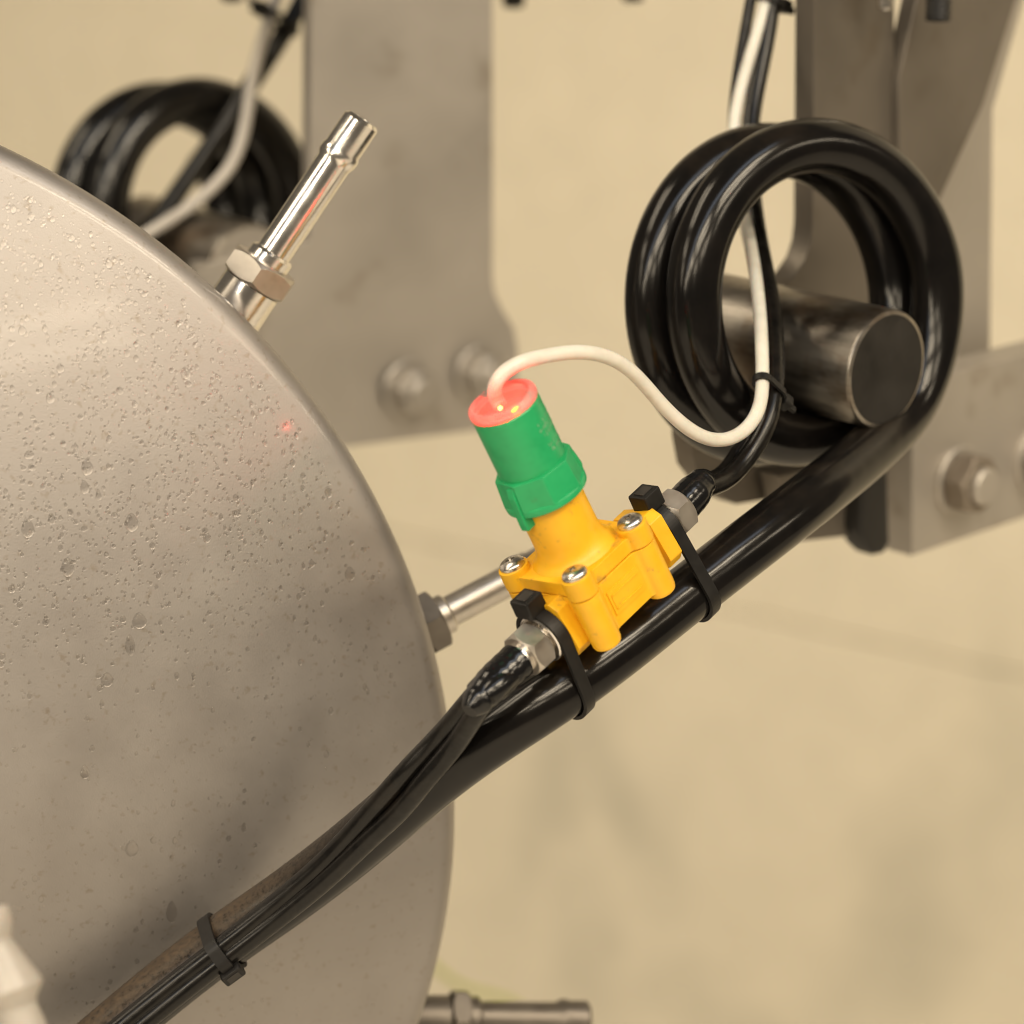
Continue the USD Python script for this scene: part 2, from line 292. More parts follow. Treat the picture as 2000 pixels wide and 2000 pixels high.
single('wall', cat([wall_sheet(zj + .0009, 2.6, 0), wall_sheet(0, zj - .0009, .003), wall_sheet(zj - .02, zj + .02, -.008)]), M_WALL, kind='structure', smooth=False)
M_FLOOR = plastic('hall_floor', (.53, .50, .45), (.62, .585, .525), .45, scale=4)
fl = trimesh.creation.box([9, 9, .1]); fl.apply_translation([0, -1.5, -.05])
single('floor', fl, M_FLOOR, kind='structure', smooth=False)

# ------------------------------------------------------------------ the steel vessel: a dished head facing us, seen by its upper right
V_R, DISH = 1484 * px(1.085), 0.53
v_ax = unit(cw((0.0, -0.30, 0.95)))
RIM_C = P(-575, 1598, -0.085)                     # centre of the rim circle
sag = DISH - math.sqrt(DISH ** 2 - (V_R - .009) ** 2)
APEX = RIM_C + v_ax * sag
SPH = APEX - v_ax * DISH
vessel = thing('steel_vessel', 'large round satin steel vessel beaded with water drops, filling the left side', 'vessel', RIM_C)
VF = Frame(APEX, v_ax)
prof = []
rk = .0100; r_in = V_R - .009
for t in np.linspace(.0005, r_in, 60): prof.append((t, math.sqrt(DISH ** 2 - t ** 2) - DISH))
slope = math.asin(r_in / DISH); h0 = prof[-1][1]
for a in np.linspace(slope, math.radians(118), 14)[1:]:
    prof.append((r_in + rk * (math.sin(a) - math.sin(slope)), h0 - rk * (math.cos(slope) - math.cos(a))))
rr, hh = prof[-1]
for k in range(1, 9): prof.append((rr - .008 * k - .0004 * k * k, hh - .010 * k))
prof.append((.02, prof[-1][1] - .02))
body = VF(lathe(prof[::-1], 220))
part('vessel_body', body, M_VESSEL, vessel, smooth=True)
def on_dish(u, v):
    d = unit(P(u, v) - EYE); oc = EYE - SPH; b = np.dot(oc, d); c = np.dot(oc, oc) - DISH ** 2
    D = b * b - c
    if D <= 0: return None
    p = EYE + d * (-b - math.sqrt(D)); n = unit(p - SPH)
    rad = np.linalg.norm((p - APEX) - v_ax * np.dot(p - APEX, v_ax))
    return (p, n) if rad < r_in - .003 else None

def nipple(base, tip, tube_r, nut_af, nut_at, nut_h, collar, mt, mn, tip_r=None, label=None, back=.03):
    """A hose nipple from base towards tip: collar, hexagon nut, tube and a thicker end with a bead."""
    ax = unit(tip - base); L = np.linalg.norm(tip - base); F = Frame(base, ax, cw((0, .3, 1)))
    tr = tip_r or tube_r * 1.1
    p = [(0, -back), (tube_r, -back), (tube_r, L * .80 - .002), (tr * 1.08, L * .80), (tr * 1.08, L * .80 + .0025), (tr, L * .80 + .0035), (tr, L - .0012), (tr - .0012, L), (tube_r * .62, L), (tube_r * .6, L - .02), (0, L - .02)]
    t = part('hose_nipple', F(lathe(p, 40)), mt, vessel, label=label)
    c = [(0, -back), (collar, -back), (collar, nut_at - .0005), (0, nut_at - .0005)]
    part('collar', F(lathe(c, 40)), mt, t)
    part('hex_nut', Frame(F.pt((0, 0, nut_at)), ax, F.dir((math.cos(.25), math.sin(.25), 0)))(hexnut(nut_af, nut_h)), mn, t, smooth=20)
    k = nut_at + nut_h
    part('lock_ring', F(lathe([(0, k - .001), (tube_r * 1.28, k - .001), (tube_r * 1.28, k + .0035), (tube_r * 1.1, k + .0045), (0, k + .0045)], 40)), mt, t)
nipple(P(456, 612, -.062), P(709, 232, -.052), .0064, .0235, .0125, .0090, .0108, M_CHROME, M_NICKEL, tip_r=.0068, label='bright chromed hose nipple on top')
nipple(P(800, 1236, -.092), P(1080, 1088, -.105), .0058, .0215, .0035, .0085, .0085, M_OLDPIPE, M_OLDPIPE2, label='dull hose nipple behind the yellow valve')
nipple(P(868, 1988, -.170), P(1150, 1991, -.180), .0066, .0200, .0020, .0075, .0088, M_OLDPIPE2, M_OLDPIPE2, label='hose nipple at the bottom edge')

# ------------------------------------------------------------------ the valve: green cap on a yellow body
A = np.array([[.644, -.654, -.395], [.583, .086, .808], [-.493, -.750, .440]])
Uq, _, Vq = np.linalg.svd(A); Rv = Uq @ Vq
VO = P(1116, 1064, .012)
VR = R_CW @ Rv
VL = Frame(VO, None, R=VR)                                        # valve axes: x along the flow, y away, z up the cap
mm = .001
def vl(m): m = m.copy(); m.vertices = np.asarray(m.vertices) * mm; return VL(m)
def vp(x, y, z): return VL.pt(np.array([x, y, z]) * mm)
valve = thing('solenoid_valve', 'yellow plastic solenoid valve with green cap and glowing red lamp, tied onto black hose', 'valve', VO)
SX, SY = 14.25, 15.3
bosses = [(sx * SX, sy * SY) for sx in (-1, 1) for sy in (-1, 1)]
core = rbox(0, 0, 34, 33.4, 2.0)
cover_poly = rnd(unary_union([core] + [Point(b).buffer(5.2, quad_segs=12) for b in bosses]), 2.2)
cover_plate = slab(Polygon(dense(cover_poly, 1.2)), -7.4, -2.2, .35)
flare = lathe([(0, -3.2), (15.5, -3.2), (14.6, -1.9), (13.4, -1.0), (12.4, .3), (11.7, 2.2), (11.35, 5), (11.2, 30), (0, 30)], 64)
part('cover', vl(cat([cover_plate] + [move(slab(Point(0, 0).buffer(5.3, quad_segs=12), -7.35, 0, .45), (*b, 0)) for b in bosses])), M_YELLOW, valve)
part('neck', vl(flare), M_YELLOW, valve)
body_poly = rnd(unary_union([rbox(0, 0, 34.5, 34.0, 1.6)] + [Point(b).buffer(5.1, quad_segs=12) for b in bosses]), 2.9)
blk = [slab(Polygon(dense(body_poly, 1.2)), -25.5, -7.75, .45)]
blk += [move(lathe([(0, -28.2), (3.9, -28.1), (4.7, -27.5), (5.05, -26.4), (5.05, -20), (0, -20)], 28), (*b, 0)) for b in bosses]
blk.append(slab(rbox(0, 0, 22, 20, 3), -28, -25.2, .5))
vb = part('valve_body', vl(cat(blk)), M_YELLOW, valve)
# raised panel with a frame on the face towards us, and the moulded boss lines
fr = []
def face_bar(x0, x1, z0, z1, out): 
    b = trimesh.creation.box([x1 - x0, out + 1, z1 - z0]); b.apply_translation([(x0 + x1) / 2, -17.0 - out / 2 + .5, (z0 + z1) / 2]); return b
fr.append(face_bar(-7.6, 7.6, -21.0, -12.0, .45))
part('face_panel', vl(cat(fr)), M_YELLOW, valve)
part('panel_rib', vl(cat([face_bar(-6.4, 6.4, -14.3, -13.8, .75), face_bar(-6.4, 6.4, -19.4, -18.9, .75), face_bar(-6.6, -6.1, -19.4, -13.8, .75)])), M_YELLOW, valve)
PZ = -18.5
def xl(m, x=0):                                                    # a turned piece along the flow axis
    F = Frame((x, 0, PZ), (1, 0, 0), (0, 0, 1)); return F(m)
def flange(x0, x1, af=20.5):
    F = Frame((x0, 0, PZ), (1, 0, 0), (0, -1, .15)); c = ngon(4, af, math.pi / 4)
    c = c.intersection(ngon(4, af * 1.22, 0)); return F(slab(rnd(c, .8), 0, x1 - x0, .5))
part('port_flange', vl(cat([flange(-22.5, -16.2), xl(lathe([(0, -17), (8.4, -17), (8.4, 0), (0, 0)], 40))])), M_YELLOW, valve)
part('port_flange', vl(cat([flange(25.5, 31.8), xl(lathe([(0, 0), (8.2, 0), (8.2, 27), (0, 27)], 40))])), M_YELLOW, valve)
part('port_wing', vl(move(slab(rbox(0, 0, 8, 15, 1.5), -14.5, -9.2, .4), (20.5, -2, -3))), M_YELLOW, valve)
for sgn, a, b in ((-1, -36.6, -28.6), (1, 38.8, 46.8)):
    F = Frame((a, 0, PZ), (1, 0, 0), (0, math.cos(.5), math.sin(.5)))
    f = part('pipe_fitting', vl(xl(lathe([(0, min(a, b) + (7 if sgn > 0 else -7) - 14 * (sgn > 0)), (5.6, min(a, b) - 7), (5.6, max(a, b) + 7), (0, max(a, b) + 7)], 36))), M_CHROME, valve)
    part('hex_nut', vl(F(hexnut(15.2, 8.0))), M_NICKEL, f, smooth=20)
    w = (-27.6, -24.6) if sgn < 0 else (33.0, 35.2)
    part('washer', vl(xl(lathe([(0, w[0]), (8.3, w[0]), (8.8, w[0] + .4), (8.8, w[1] - .4), (8.3, w[1]), (0, w[1])], 40))), M_CHROME, f)
# screws
from manifold3d import Manifold, CrossSection
def screw_head():
    r = 4.4; prof = [(0, 0), (r, 0), (r, .7)] + [(r * math.cos(a), .7 + 2.0 * math.sin(a)) for a in np.linspace(.12, math.pi / 2, 12)]
    m = CrossSection([[list(p) for p in prof]]).revolve(48)
    star = unary_union([sbox(-1.55, -.38, 1.55, .38), sbox(-.38, -1.55, .38, 1.55), Point(0, 0).buffer(.95)])
    from shapely.geometry.polygon import orient
    star = orient(star, 1.0)
    cut = CrossSection([list(star.exterior.coords)[:-1]]).extrude(3).translate([0, 0, 1.45])
    a = (m - cut).to_mesh(); return trimesh.Trimesh(a.vert_properties[:, :3], a.tri_verts, process=False)
for i, b in enumerate(bosses):
    s = screw_head(); a = .3 + i * .7; c, q = math.cos(a), math.sin(a)
    s.vertices = np.asarray(s.vertices) @ np.array([[c, q, 0], [-q, c, 0], [0, 0, 1]]); part('screw', vl(move(s, (*b, .02))), M_SCREW, valve, smooth=28)
# green cap: tube, eight-sided collar with a flange and a finger rib
G0, G1, G2 = 20.5, 33.0, 55.2
tube_cap = lathe([(0, G0 + .6), (11.6, G0 + .6), (11.6, G1 - 1), (11.6, G2 - .6), (11.2, G2), (9.8, G2), (9.7, G2 - 5), (0, G2 - 5)], 72)
cap = part('green_cap', vl(tube_cap), M_GREEN, valve)
oct_ = rnd(ngon(8, 26.0, .25), 1.0)
def taper(poly, z0, z1, s0, s1, b=.4):
    m = slab(Polygon(dense(poly, 1.0)), z0, z1, b); v = np.asarray(m.vertices); k = s0 + (s1 - s0) * (v[:, 2] - z0) / (z1 - z0); v[:, :2] *= k[:, None]; m.vertices = v; return m
part('collar', vl(taper(oct_, G0 + 2.0, G1, 1.03, .965, .5)), M_GREEN, cap)
part('flange_ring', vl(lathe([(11.4, G0), (13.6, G0), (14.2, G0 + .5), (14.3, G0 + 1.8), (13.9, G0 + 2.6), (13.0, G0 + 3.1), (11.4, G0 + 3.1)], 72)), M_GREEN, cap)
def rib(ang, z0, z1, w, rad, foot):
    poly = rnd(Polygon([(10.5, z1), (rad - 1.0, z1), (rad, z1 - 3), (rad + .6, z0 + 3), (rad + foot, z0 + .6), (rad - .6 + foot, z0), (10.5, z0)]), .35)
    m = slab(Polygon(dense(poly, .8)), -w / 2, w / 2, .4); v = np.asarray(m.vertices)
    m.vertices = np.stack([v[:, 0], -v[:, 2], v[:, 1]], 1); c, q = math.cos(ang), math.sin(ang)
    m.vertices = np.asarray(m.vertices) @ np.array([[c, q, 0], [-q, c, 0], [0, 0, 1]]); return m
ang_rib = math.radians(186)
part('finger_rib', vl(rib(ang_rib, G0 - 4.2, G1 - 1.2, 3.0, 14.6, .6)), M_GREEN, cap)
part('finger_rib', vl(rib(ang_rib + math.pi, G0 - 1.0, G1 - .5, 3.0, 14.6, .3)), M_GREEN, cap)
part('finger_rib', vl(rib(ang_rib + math.pi / 2 + .9, G0 + 2.0, G1 - .5, 3.0, 14.0, .0)), M_GREEN, cap)
# worn moulded marks on the cap (unreadable rows of tiny relief)
mk = []
for row, (n, zz) in enumerate(((9, 48.6), (8, 46.4), (9, 44.1), (6, 40.2), (7, 38.2))):
    for k in range(n):
        a = math.radians(272 + k * 7.0 + row * 1.5)
        for q in range(random.choice((2, 3))):
            bx = trimesh.creation.box([.16, random.choice((.5, .9, .2)), random.choice((.18, .9, 1.2))])
            bx.apply_translation([11.62, random.uniform(-.4, .4), zz + random.uniform(-.45, .45)])
            c, s = math.cos(a), math.sin(a); bx.vertices = np.asarray(bx.vertices) @ np.array([[c, s, 0], [-s, c, 0], [0, 0, 1]]); mk.append(bx)
part('moulded_marks', vl(cat(mk)), M_GREENMARK, cap, smooth=False)
# lamp under the clear lens
part('lamp_cup', vl(lathe([(0, G2 - 4.9), (9.6, G2 - 4.9), (9.6, G2 - 2.6), (7, G2 - 1.6), (0, G2 - 1.6)], 40)), M_CUP_GLOW, valve)
part('lens_rim', vl(lathe([(9.4, G2 + 2.2), (9.2, G2 + .3), (10.9, G2 + .05), (11.55, G2 + .1), (11.75, G2 + .7), (11.7, G2 + 2.2), (11.2, G2 + 3.1), (10.4, G2 + 3.4), (9.6, G2 + 3.1), (9.4, G2 + 2.2)], 72)), M_RIM, valve, smooth=50)
part('clear_lens', vl(lathe([(9.3, G2 + 2.5), (8.4, G2 + 2.4), (7.8, G2 + 2.8), (6, G2 + 3.3), (3, G2 + 3.7), (.01, G2 + 3.8)], 72)), M_LENS, valve, smooth=50)
led = part('red_lamp', vl(blob((-4.0, -3.2, G2 + 2.3), (.75, .75, .7))), M_LED, valve, smooth=True)
part('lamp_glint', vl(blob((-2.6, -8.4, G2 + 1.3), (1.6, .5, .55))), M_LEDGLINT, led, smooth=True)

# ------------------------------------------------------------------ the black hose: coil, straight run, and on down across the vessel
def coil(C, ax, R, pitch, th0, th1, n, ell=1.0):
    e1 = unit(np.cross([0, 1, 0], ax)); e1 = e1 if e1[0] > 0 else -e1; e2 = np.cross(ax, e1); e2 = e2 if e2[1] > 0 else -e2
    th = np.radians(np.linspace(th0, th1, n))
    p = R * (ell * np.cos(th)[:, None] * e1 + np.sin(th)[:, None] * e2) - ((th - math.radians(90)) / (2 * math.pi) * pitch)[:, None] * ax
    return C + p @ R_CW.T
HR = .0099
ac = unit((.60, -.03, .80))
CC = P(1601, 572, -.09)
RC = 287 * px(1.09)
helix = coil(CC, ac, RC, .0232, 705, -14, 90, 1.025)
run = [P(1816, 694, -.118), P(1774, 795, -.111), P(1724, 855, -.098), P(1666, 907, -.081), P(1535, 1011, -.048), P(1341, 1161, -.022), P(1215, 1261, -.006), P(1085, 1356, .004), P(965, 1435, .002), P(860, 1511, -.006), P(752, 1602, -.020), P(645, 1690, -.032), P(540, 1768, -.039), P(440, 1838, -.042), P(325, 1926, -.042), P(212, 2020, -.04), P(90, 2125, -.036)]
tail = [helix[0] + cw((.02, -.03, -.05)), ]
hose_path = spline([P(1652, 900, -.21), P(1668, 780, -.200)] + list(helix[2:-3:4]) + run, 720)
single('air_hose', tube(hose_path, HR, 36), M_HOSE, 'thick glossy black hose coiled at right and running down to the lower left corner', 'hose')
def near(path, q): i = int(np.argmin(np.linalg.norm(path - q, axis=1))); t = unit(path[min(i + 2, len(path) - 1)] - path[max(i - 2, 0)]); return path[i], t

# thin twin hoses from the valve's lower port down along the big hose, and one from the upper port through the coil
TR = .0036
def zof(d): return HR + TR * .9 + d
la, lb = vp(-36, 1.9, PZ), vp(-36, -1.9, PZ)
pa = [la, vp(-46, 2.2, PZ + .4), vp(-55, 2.4, PZ + .3), P(872, 1424, .013), P(800, 1500, .006), P(745, 1562, -.003), P(692, 1622, -.012), P(622, 1694, -.0195), P(540, 1764, -.0255), P(462, 1826, -.0285), P(350, 1912, -.029), P(240, 2000, -.027), P(110, 2105, -.024)]
pb = [lb, vp(-46, -2.2, PZ - .4), vp(-56, -2.4, PZ - .3), P(895, 1446, .017), P(832, 1522, .009), P(782, 1582, .000), P(724, 1636, -.009), P(647, 1708, -.0175), P(561, 1779, -.0245), P(483, 1839, -.0282), P(371, 1925, -.0290), P(261, 2013, -.027), P(131, 2119, -.024)]
single('thin_hose', tube(spline(pa, 220), TR, 20), M_THIN, 'thin black hose leaving the valve downwards, the upper one of the side-by-side pair', 'hose')
single('thin_hose', tube(spline(pb, 220), TR, 20), M_THIN, 'thin black hose leaving the valve downwards, the lower one of the side-by-side pair', 'hose')
def sleeve(pts, r0, r1, label, boots=(), rip=.00002):
    p = spline(pts, 60); s = np.linspace(0, 1, 60)
    r = r0 + (r1 - r0) / (1 + np.exp(-(s - .62) * 16)) - (r1 - .0026) * np.clip((s - .80) / .20, 0, 1) ** 1.6 + rip * np.sin(s * 40)
    single('shrink_sleeve', cat([tube(p, r, 28)] + [tube(b, q, 20) for b, q in boots]), M_SLEEVE, label, 'sleeve')
sleeve([vp(-38.5, 0, PZ), vp(-48, 0, PZ), vp(-57, -.2, PZ - .2), vp(-64, -.8, PZ - .8)], .0064, .0052, 'glossy black sleeve below the lower left chrome nut of the valve', [(spline(pa, 220)[2:21], .0042), (spline(pb, 220)[2:20], .0042)], .00006)
wa = [vp(47, 0, PZ), vp(56, 0, PZ), P(1416, 938, -.036), P(1462, 890, -.045), P(1500, 820, -.05), P(1514, 720, -.062), P(1507, 600, -.085), P(1482, 470, -.11), P(1466, 340, -.13), P(1468, 230, -.142), P(1490, 110, -.15), P(1512, -60, -.155)]
single('thin_hose', tube(spline(wa, 200), .0034, 18), M_THIN, 'thin black hose rising from the upper right port through the big coil', 'hose')
wb = [vp(47, 1.0, PZ + 1), vp(58, 2.5, PZ + 2), P(1404, 925, -.046), P(1440, 880, -.056), P(1476, 815, -.064), P(1492, 720, -.078), P(1486, 600, -.098), P(1462, 470, -.124), P(1436, 330, -.142), P(1434, 210, -.15), P(1452, 80, -.155), P(1476, -60, -.158)]
single('thin_hose', tube(spline(wb, 200), .0022, 14), M_THIN, 'thinnest black hose behind the white cable inside the big coil', 'hose')
sleeve([vp(46, 0, PZ), vp(52, .2, PZ + .2), vp(58, .6, PZ + .6), vp(64, 1.2, PZ + 1.2)], .0064, .0050, 'glossy black sleeve above the upper right chrome nut of the valve')
cable_pts = [vp(.5, 2.5, G2 - .5), vp(1.0, 3.6, G2 + 3.5), P(970, 746, .0385), P(985, 727, .038), P(1015, 709, .036), P(1062, 696, .030), P(1122, 688, .024), P(1182, 696, .016), P(1234, 726, .006), P(1282, 778, -.004), P(1328, 824, -.012), P(1376, 854, -.020), P(1422, 857, -.028), P(1462, 832, -.036), P(1484, 790, -.043), P(1489, 730, -.052), P(1486, 640, -.066), P(1476, 540, -.088), P(1458, 440, -.112), P(1440, 340, -.132), P(1434, 250, -.142), P(1448, 170, -.146), P(1474, 80, -.149), P(1494, 10, -.152), P(1512, -60, -.150)]
cable = spline(cable_pts, 320)
single('white_cable', tube(cable, .0024, 20), M_CABLE, 'white cable looping from the top of the green cap up through the right coil', 'cable')

# ------------------------------------------------------------------ cable ties
def tie(center, n, circles, w, t, head, label, up, tail=0.006, hs=1.0, group=None):
    """Band round the hull of circles ((offset, radius) in the plane across n) with its locking head at the given angle."""
    F = Frame(center, n, up)
    hull = unary_union([Point(*c).buffer(r + .0002, quad_segs=14) for c, r in circles]).convex_hull
    outer = hull.buffer(t, quad_segs=8)
    ring = trimesh.creation.extrude_polygon(outer.difference(hull), w, engine='earcut'); ring.apply_translation([0, 0, -w / 2])
    T = thing('cable_tie', label, 'cable tie', center, group)
    part('band', F(ring), M_TIE, T, smooth=30)
    c0 = np.array(hull.centroid.coords[0]); d = np.array([math.cos(head), math.sin(head)])
    q = np.array(outer.exterior.intersection(LineString([c0, c0 + d * .2])).coords[0])
    hw, hh, hl = w * 1.75, .0042 * hs, .0062 * hs
    blk = rbox(0, 0, hl, hw, .0008); b = slab(blk, -.001, hh, .0006)
    HF = Frame(F.pt((q[0], q[1], 0)), F.dir((d[0], d[1], 0)), F.dir((-d[1], d[0], 0)))
    H = part('locking_head', HF(b), M_TIE, T)
    sl = trimesh.creation.box([hl * .5, hw * .6, .0006]); sl.apply_translation([0, 0, hh])
    part('slot', HF(sl), M_DARKHOLE, H, smooth=False)
    if tail:
        tb = trimesh.creation.box([t * 1.6, w * .9, tail]); tb.apply_translation([hl * .12, 0, hh + tail / 2 - .0005]); part('cut_end', HF(tb), M_TIE, T)
    return F
def valve_tie(x, label, head, rport=.0088):
    c = vp(x, 0, PZ); hp, ht = near(hose_path, vp(x, 0, -43)); n = unit(c - (hp)); ax = VL.dir((1, 0, 0))
    # plane through both, across the flow axis
    F = Frame(c, ax, VL.dir((0, 0, 1)))
    rel = F.R.T @ (hp - c)
    ax2 = unit(ax + F.dir((0, 0, 0)))
    # tilt the plane so that it holds the hose centre too
    return tie(c, ax2, [((0, 0), rport), ((rel[0], rel[1]), HR)], .0046, .0013, head, label, VL.dir((0, 0, 1)), tail=0, hs=1.35)
valve_tie(-25.0, 'black cable tie holding the lower left end of the valve to the hose', .06)
valve_tie(34.2, 'black cable tie holding the upper right end of the valve to the hose', .02)
hp, ht = near(hose_path, P(436, 1842, -.042))
up3 = cw((-.64, .77, 0)); FF = Frame(hp, ht, up3)
qa, _ = near(spline(pa, 220), hp); qb, _ = near(spline(pb, 220), hp)
ra, rb = FF.R.T @ (qa - hp), FF.R.T @ (qb - hp)
ang = math.atan2(rb[1], rb[0])
tie(hp, ht, [((0, 0), HR), ((ra[0], ra[1]), TR), ((rb[0], rb[1]), TR)], .0046, .0013, ang - .35, 'dusty black cable tie strapping thin hoses to thick hose at lower left', up3, tail=0, hs=.72)
cq, ct = near(cable, P(1488, 742, -.05)); wq, _ = near(spline(wa, 200), cq); FF = Frame(cq, ct, cw((1, 0, 0))); r2 = FF.R.T @ (wq - cq)
tie(cq, ct, [((0, 0), .0025), ((r2[0], r2[1]), .0034)], .0026, .0009, math.atan2(r2[1], r2[0]) - .2, 'small black cable tie round white cable and thin hose inside the right coil', cw((1, 0, 0)), tail=.004, hs=.75)
cq, ct = near(cable, P(1497, -2, -.152)); wq, _ = near(spline(wa, 200), cq); FF = Frame(cq, ct, cw((1, 0, 0))); r2 = FF.R.T @ (wq - cq)
tie(cq, ct, [((0, 0), .0025), ((r2[0], r2[1]), .0034)], .003, .0012, math.atan2(r2[1], r2[0]) + .1, 'black cable tie round the white cable at the top edge, left of the right post', cw((1, 0, 0)), tail=.005)

# ------------------------------------------------------------------ right steel bracket
def plane_axes(psi):
    n = np.array([math.sin(psi), -math.cos(psi), 0]); h = np.array([math.cos(psi), math.sin(psi), 0]); return n, h
def plate_from(pts, p0, n, h, thick, b=.0008, r=.0):
    q = [on_plane(u, v, p0, n) - p0 for u, v in pts]; poly = Polygon([(np.dot(x, h), x[2]) for x in q])
    if r: poly = rnd(poly, r)
    m = slab(Polygon(dense(poly, .02)), -thick, 0, b)
    R = np.stack([h, [0, 0, 1], n], 1); return Frame(p0, None, R=R)(m)
def bolt(parent, p, n, w_r, af, h, stud_r, stud_l, mw, mn, hint=(0, 0, 1)):
    F = Frame(p, n, hint)
    B = part('bolt', F(lathe([(0, -.004), (stud_r, -.004), (stud_r, h + stud_l - .001), (stud_r - .001, h + stud_l), (0, h + stud_l)], 32)), mw, parent)
    part('washer', F(lathe([(0, 0), (w_r, 0), (w_r, .0018), (w_r - .0006, .0024), (0, .0024)], 40)), mw, B)
    part('nut', Frame(F.pt((0, 0, .0024)), n, F.dir((math.cos(.3), math.sin(.3), 0)))(hexnut(af, h)), mn, B, smooth=20)
n_r, h_r = plane_axes(math.radians(44))
face_c = P(1733, 722, -.083); stub_L, stub_r = .085, .0218
P_A = face_c - n_r * stub_L
right = thing('steel_bracket', 'grey brown steel bracket with round stub, upright plates and bolted beam, at right', 'bracket', P_A)
arc = [(1587, 440), (1583, 475), (1572, 508), (1550, 540), (1515, 567), (1460, 592)]
part('post_plate', plate_from([(1592, -80), (1748, -80), (1748, 905), (1620, 935), (1500, 976), (1440, 986), (1398, 968), (1358, 915), (1348, 860), (1345, 740), (1372, 650)] + arc[::-1], P_A, n_r, h_r, .010), M_PLATE2, right)
part('brace_plate', plate_from([(1809, -80), (2010, -80), (1985, 0), (1921, 205), (1832, 400), (1775, 560), (1757, 400), (1757, 150)], P_A + n_r * .004, n_r, h_r, .008), M_PLATE2, right)
part('side_plate', plate_from([(1772, 100), (1900, 60), (1998, -40), (2012, -40), (1940, 215), (1934, 760), (1772, 800)], P_A - n_r * .010, n_r, h_r, .008), M_PLATE, right)
part('beam', plate_from([(1782, 748), (2160, 652), (2160, 958), (1782, 1086)], P_A + n_r * .016, n_r, h_r, .0165), M_PLATE, right)
part('lower_plate', plate_from([(1520, 930), (1700, 890), (1700, 1043), (1566, 1058), (1545, 1040)], P_A + n_r * .012, n_r, h_r, .010), M_PLATE2, right)
part('rubber_pad', plate_from([(1685, 900), (1735, 890), (1740, 1060), (1728, 1082), (1710, 1086), (1694, 1070), (1680, 1035)], P_A + n_r * .020, n_r, h_r, .012, b=.002), M_RUBBER, right)
SF = Frame(face_c, n_r)
sb = part('round_stub', SF(lathe([(0, -stub_L - .001), (stub_r, -stub_L - .001), (stub_r, -.0015), (stub_r - .0005, -.0004), (stub_r - .0018, 0), (stub_r - .0018, -.0008), (0, -.0008)], 80)), M_STUB, right)
part('end_face', SF(lathe([(0, -.001), (stub_r - .0019, -.001), (stub_r - .0019, 0), (0, 0)], 64)), M_FACE_SHADED, sb)
bolt(right, on_plane(1868, 936, P_A + n_r * .016, n_r), n_r, .0145, .0225, .0105, .0078, .006, M_PLATE, M_RUST)
bolt(right, on_plane(2022, 895, P_A + n_r * .016, n_r), n_r, .0145, .0225, .0105, .0078, .006, M_PLATE, M_RUST)
part('bolt', Frame(on_plane(1832, 40, P_A + n_r * .018, n_r), (0, 0, 1))(lathe([(0, 0), (.0048, 0), (.0052, .0006)] + [((.0052 if k % 2 else .0046), .0012 + .0009 * k) for k in range(12)] + [(0, .03)], 24)), M_RUBBER, right, label='black threaded bolt end at the top edge')
part('bolt', Frame(on_plane(1727, 18, P_A + n_r * .012, n_r), (0, 0, 1))(lathe([(0, 0), (.0024, 0), (.0028, .0006), (.0028, .03), (0, .03)], 20)), M_CHROME, right, label='small bright bolt end at the top edge')

# ------------------------------------------------------------------ left steel bracket, farther back and out of focus
n_l, h_l = plane_axes(math.radians(24))
P_L = P(800, 700, -.36)
left = thing('steel_bracket', 'blurred grey steel bracket with one wide upright plate, behind the vessel at left', 'bracket', P_L)
part('post_plate', plate_from([(608, -90), (963, -90), (963, 545), (968, 575), (982, 605), (1004, 640), (1012, 680), (1012, 831), (690, 872), (420, 905), (380, 520), (604, 470)], P_L, n_l, h_l, .010), M_PLATE, left)
for u, v in ((805, 758), (945, 728)):
    bolt(left, on_plane(u - 12, v, P_L, n_l), unit(n_l + .25 * h_l), .0135, .0190, .0105, .0070, .005, M_PLATE, M_PLATE)
n_s, h_s = plane_axes(math.radians(40))
lf = P(487, 533, -.325)
lsb = part('round_stub', Frame(lf, n_s)(lathe([(0, -.085), (.0218, -.085), (.0218, -.0015), (.0213, -.0004), (.0204, -.0003), (0, -.0003)], 64)), M_STUB, left)
part('end_face', Frame(lf, n_s)(lathe([(0, -.001), (.0203, -.001), (.0203, .0003), (0, .0003)], 64)), M_PLATE, lsb)
part('cross_bar', plate_from([(380, -150), (1330, -260), (1330, -60), (380, -40)], P_L - n_l * .011, n_l, h_l, .012), M_PLATE, left)
for u in (453, 1003, 1236):
    part('hanging_bolt', Frame(P(u, (14 if u == 1003 else 2), -.40), (0, 0, 1))(lathe([(0, 0), (.0042, 0), (.0052, .0012), (.0052, .008), (.003, .009), (.003, .04), (0, .04)], 20)), M_RUBBER, left)
al = unit((.72, -.03, .69)); CL = P(402, 410, -.37); RL = 215 * px(1.37)
hl = coil(CL, al, RL, .026, 760, -60, 80, 1.03)
lrun = [P(400, 640, -.30), P(330, 720, -.28)]
single('air_hose', tube(spline(list(hl[::4]) + lrun, 320), HR, 28), M_HOSE_CLEAN, 'black hose coil out of focus behind the vessel, at upper left', 'hose')
lc = spline([P(250, 480, -.33), P(300, 449, -.33), P(368, 405, -.335), P(428, 352, -.34), P(462, 300, -.345), P(482, 225, -.35), P(494, 150, -.352), P(512, 80, -.355), P(535, 10, -.36), P(560, -70, -.36)], 160)
single('white_cable', tube(lc, .0027, 16), M_CABLE2, 'blurred white cable crossing the left coil beside the upright plate', 'cable')
lt = spline([P(270, 470, -.35), P(330, 400, -.355), P(400, 300, -.36), P(448, 232, -.362), P(490, 165, -.365), P(545, 80, -.365), P(585, 10, -.37), P(620, -70, -.37)], 160)
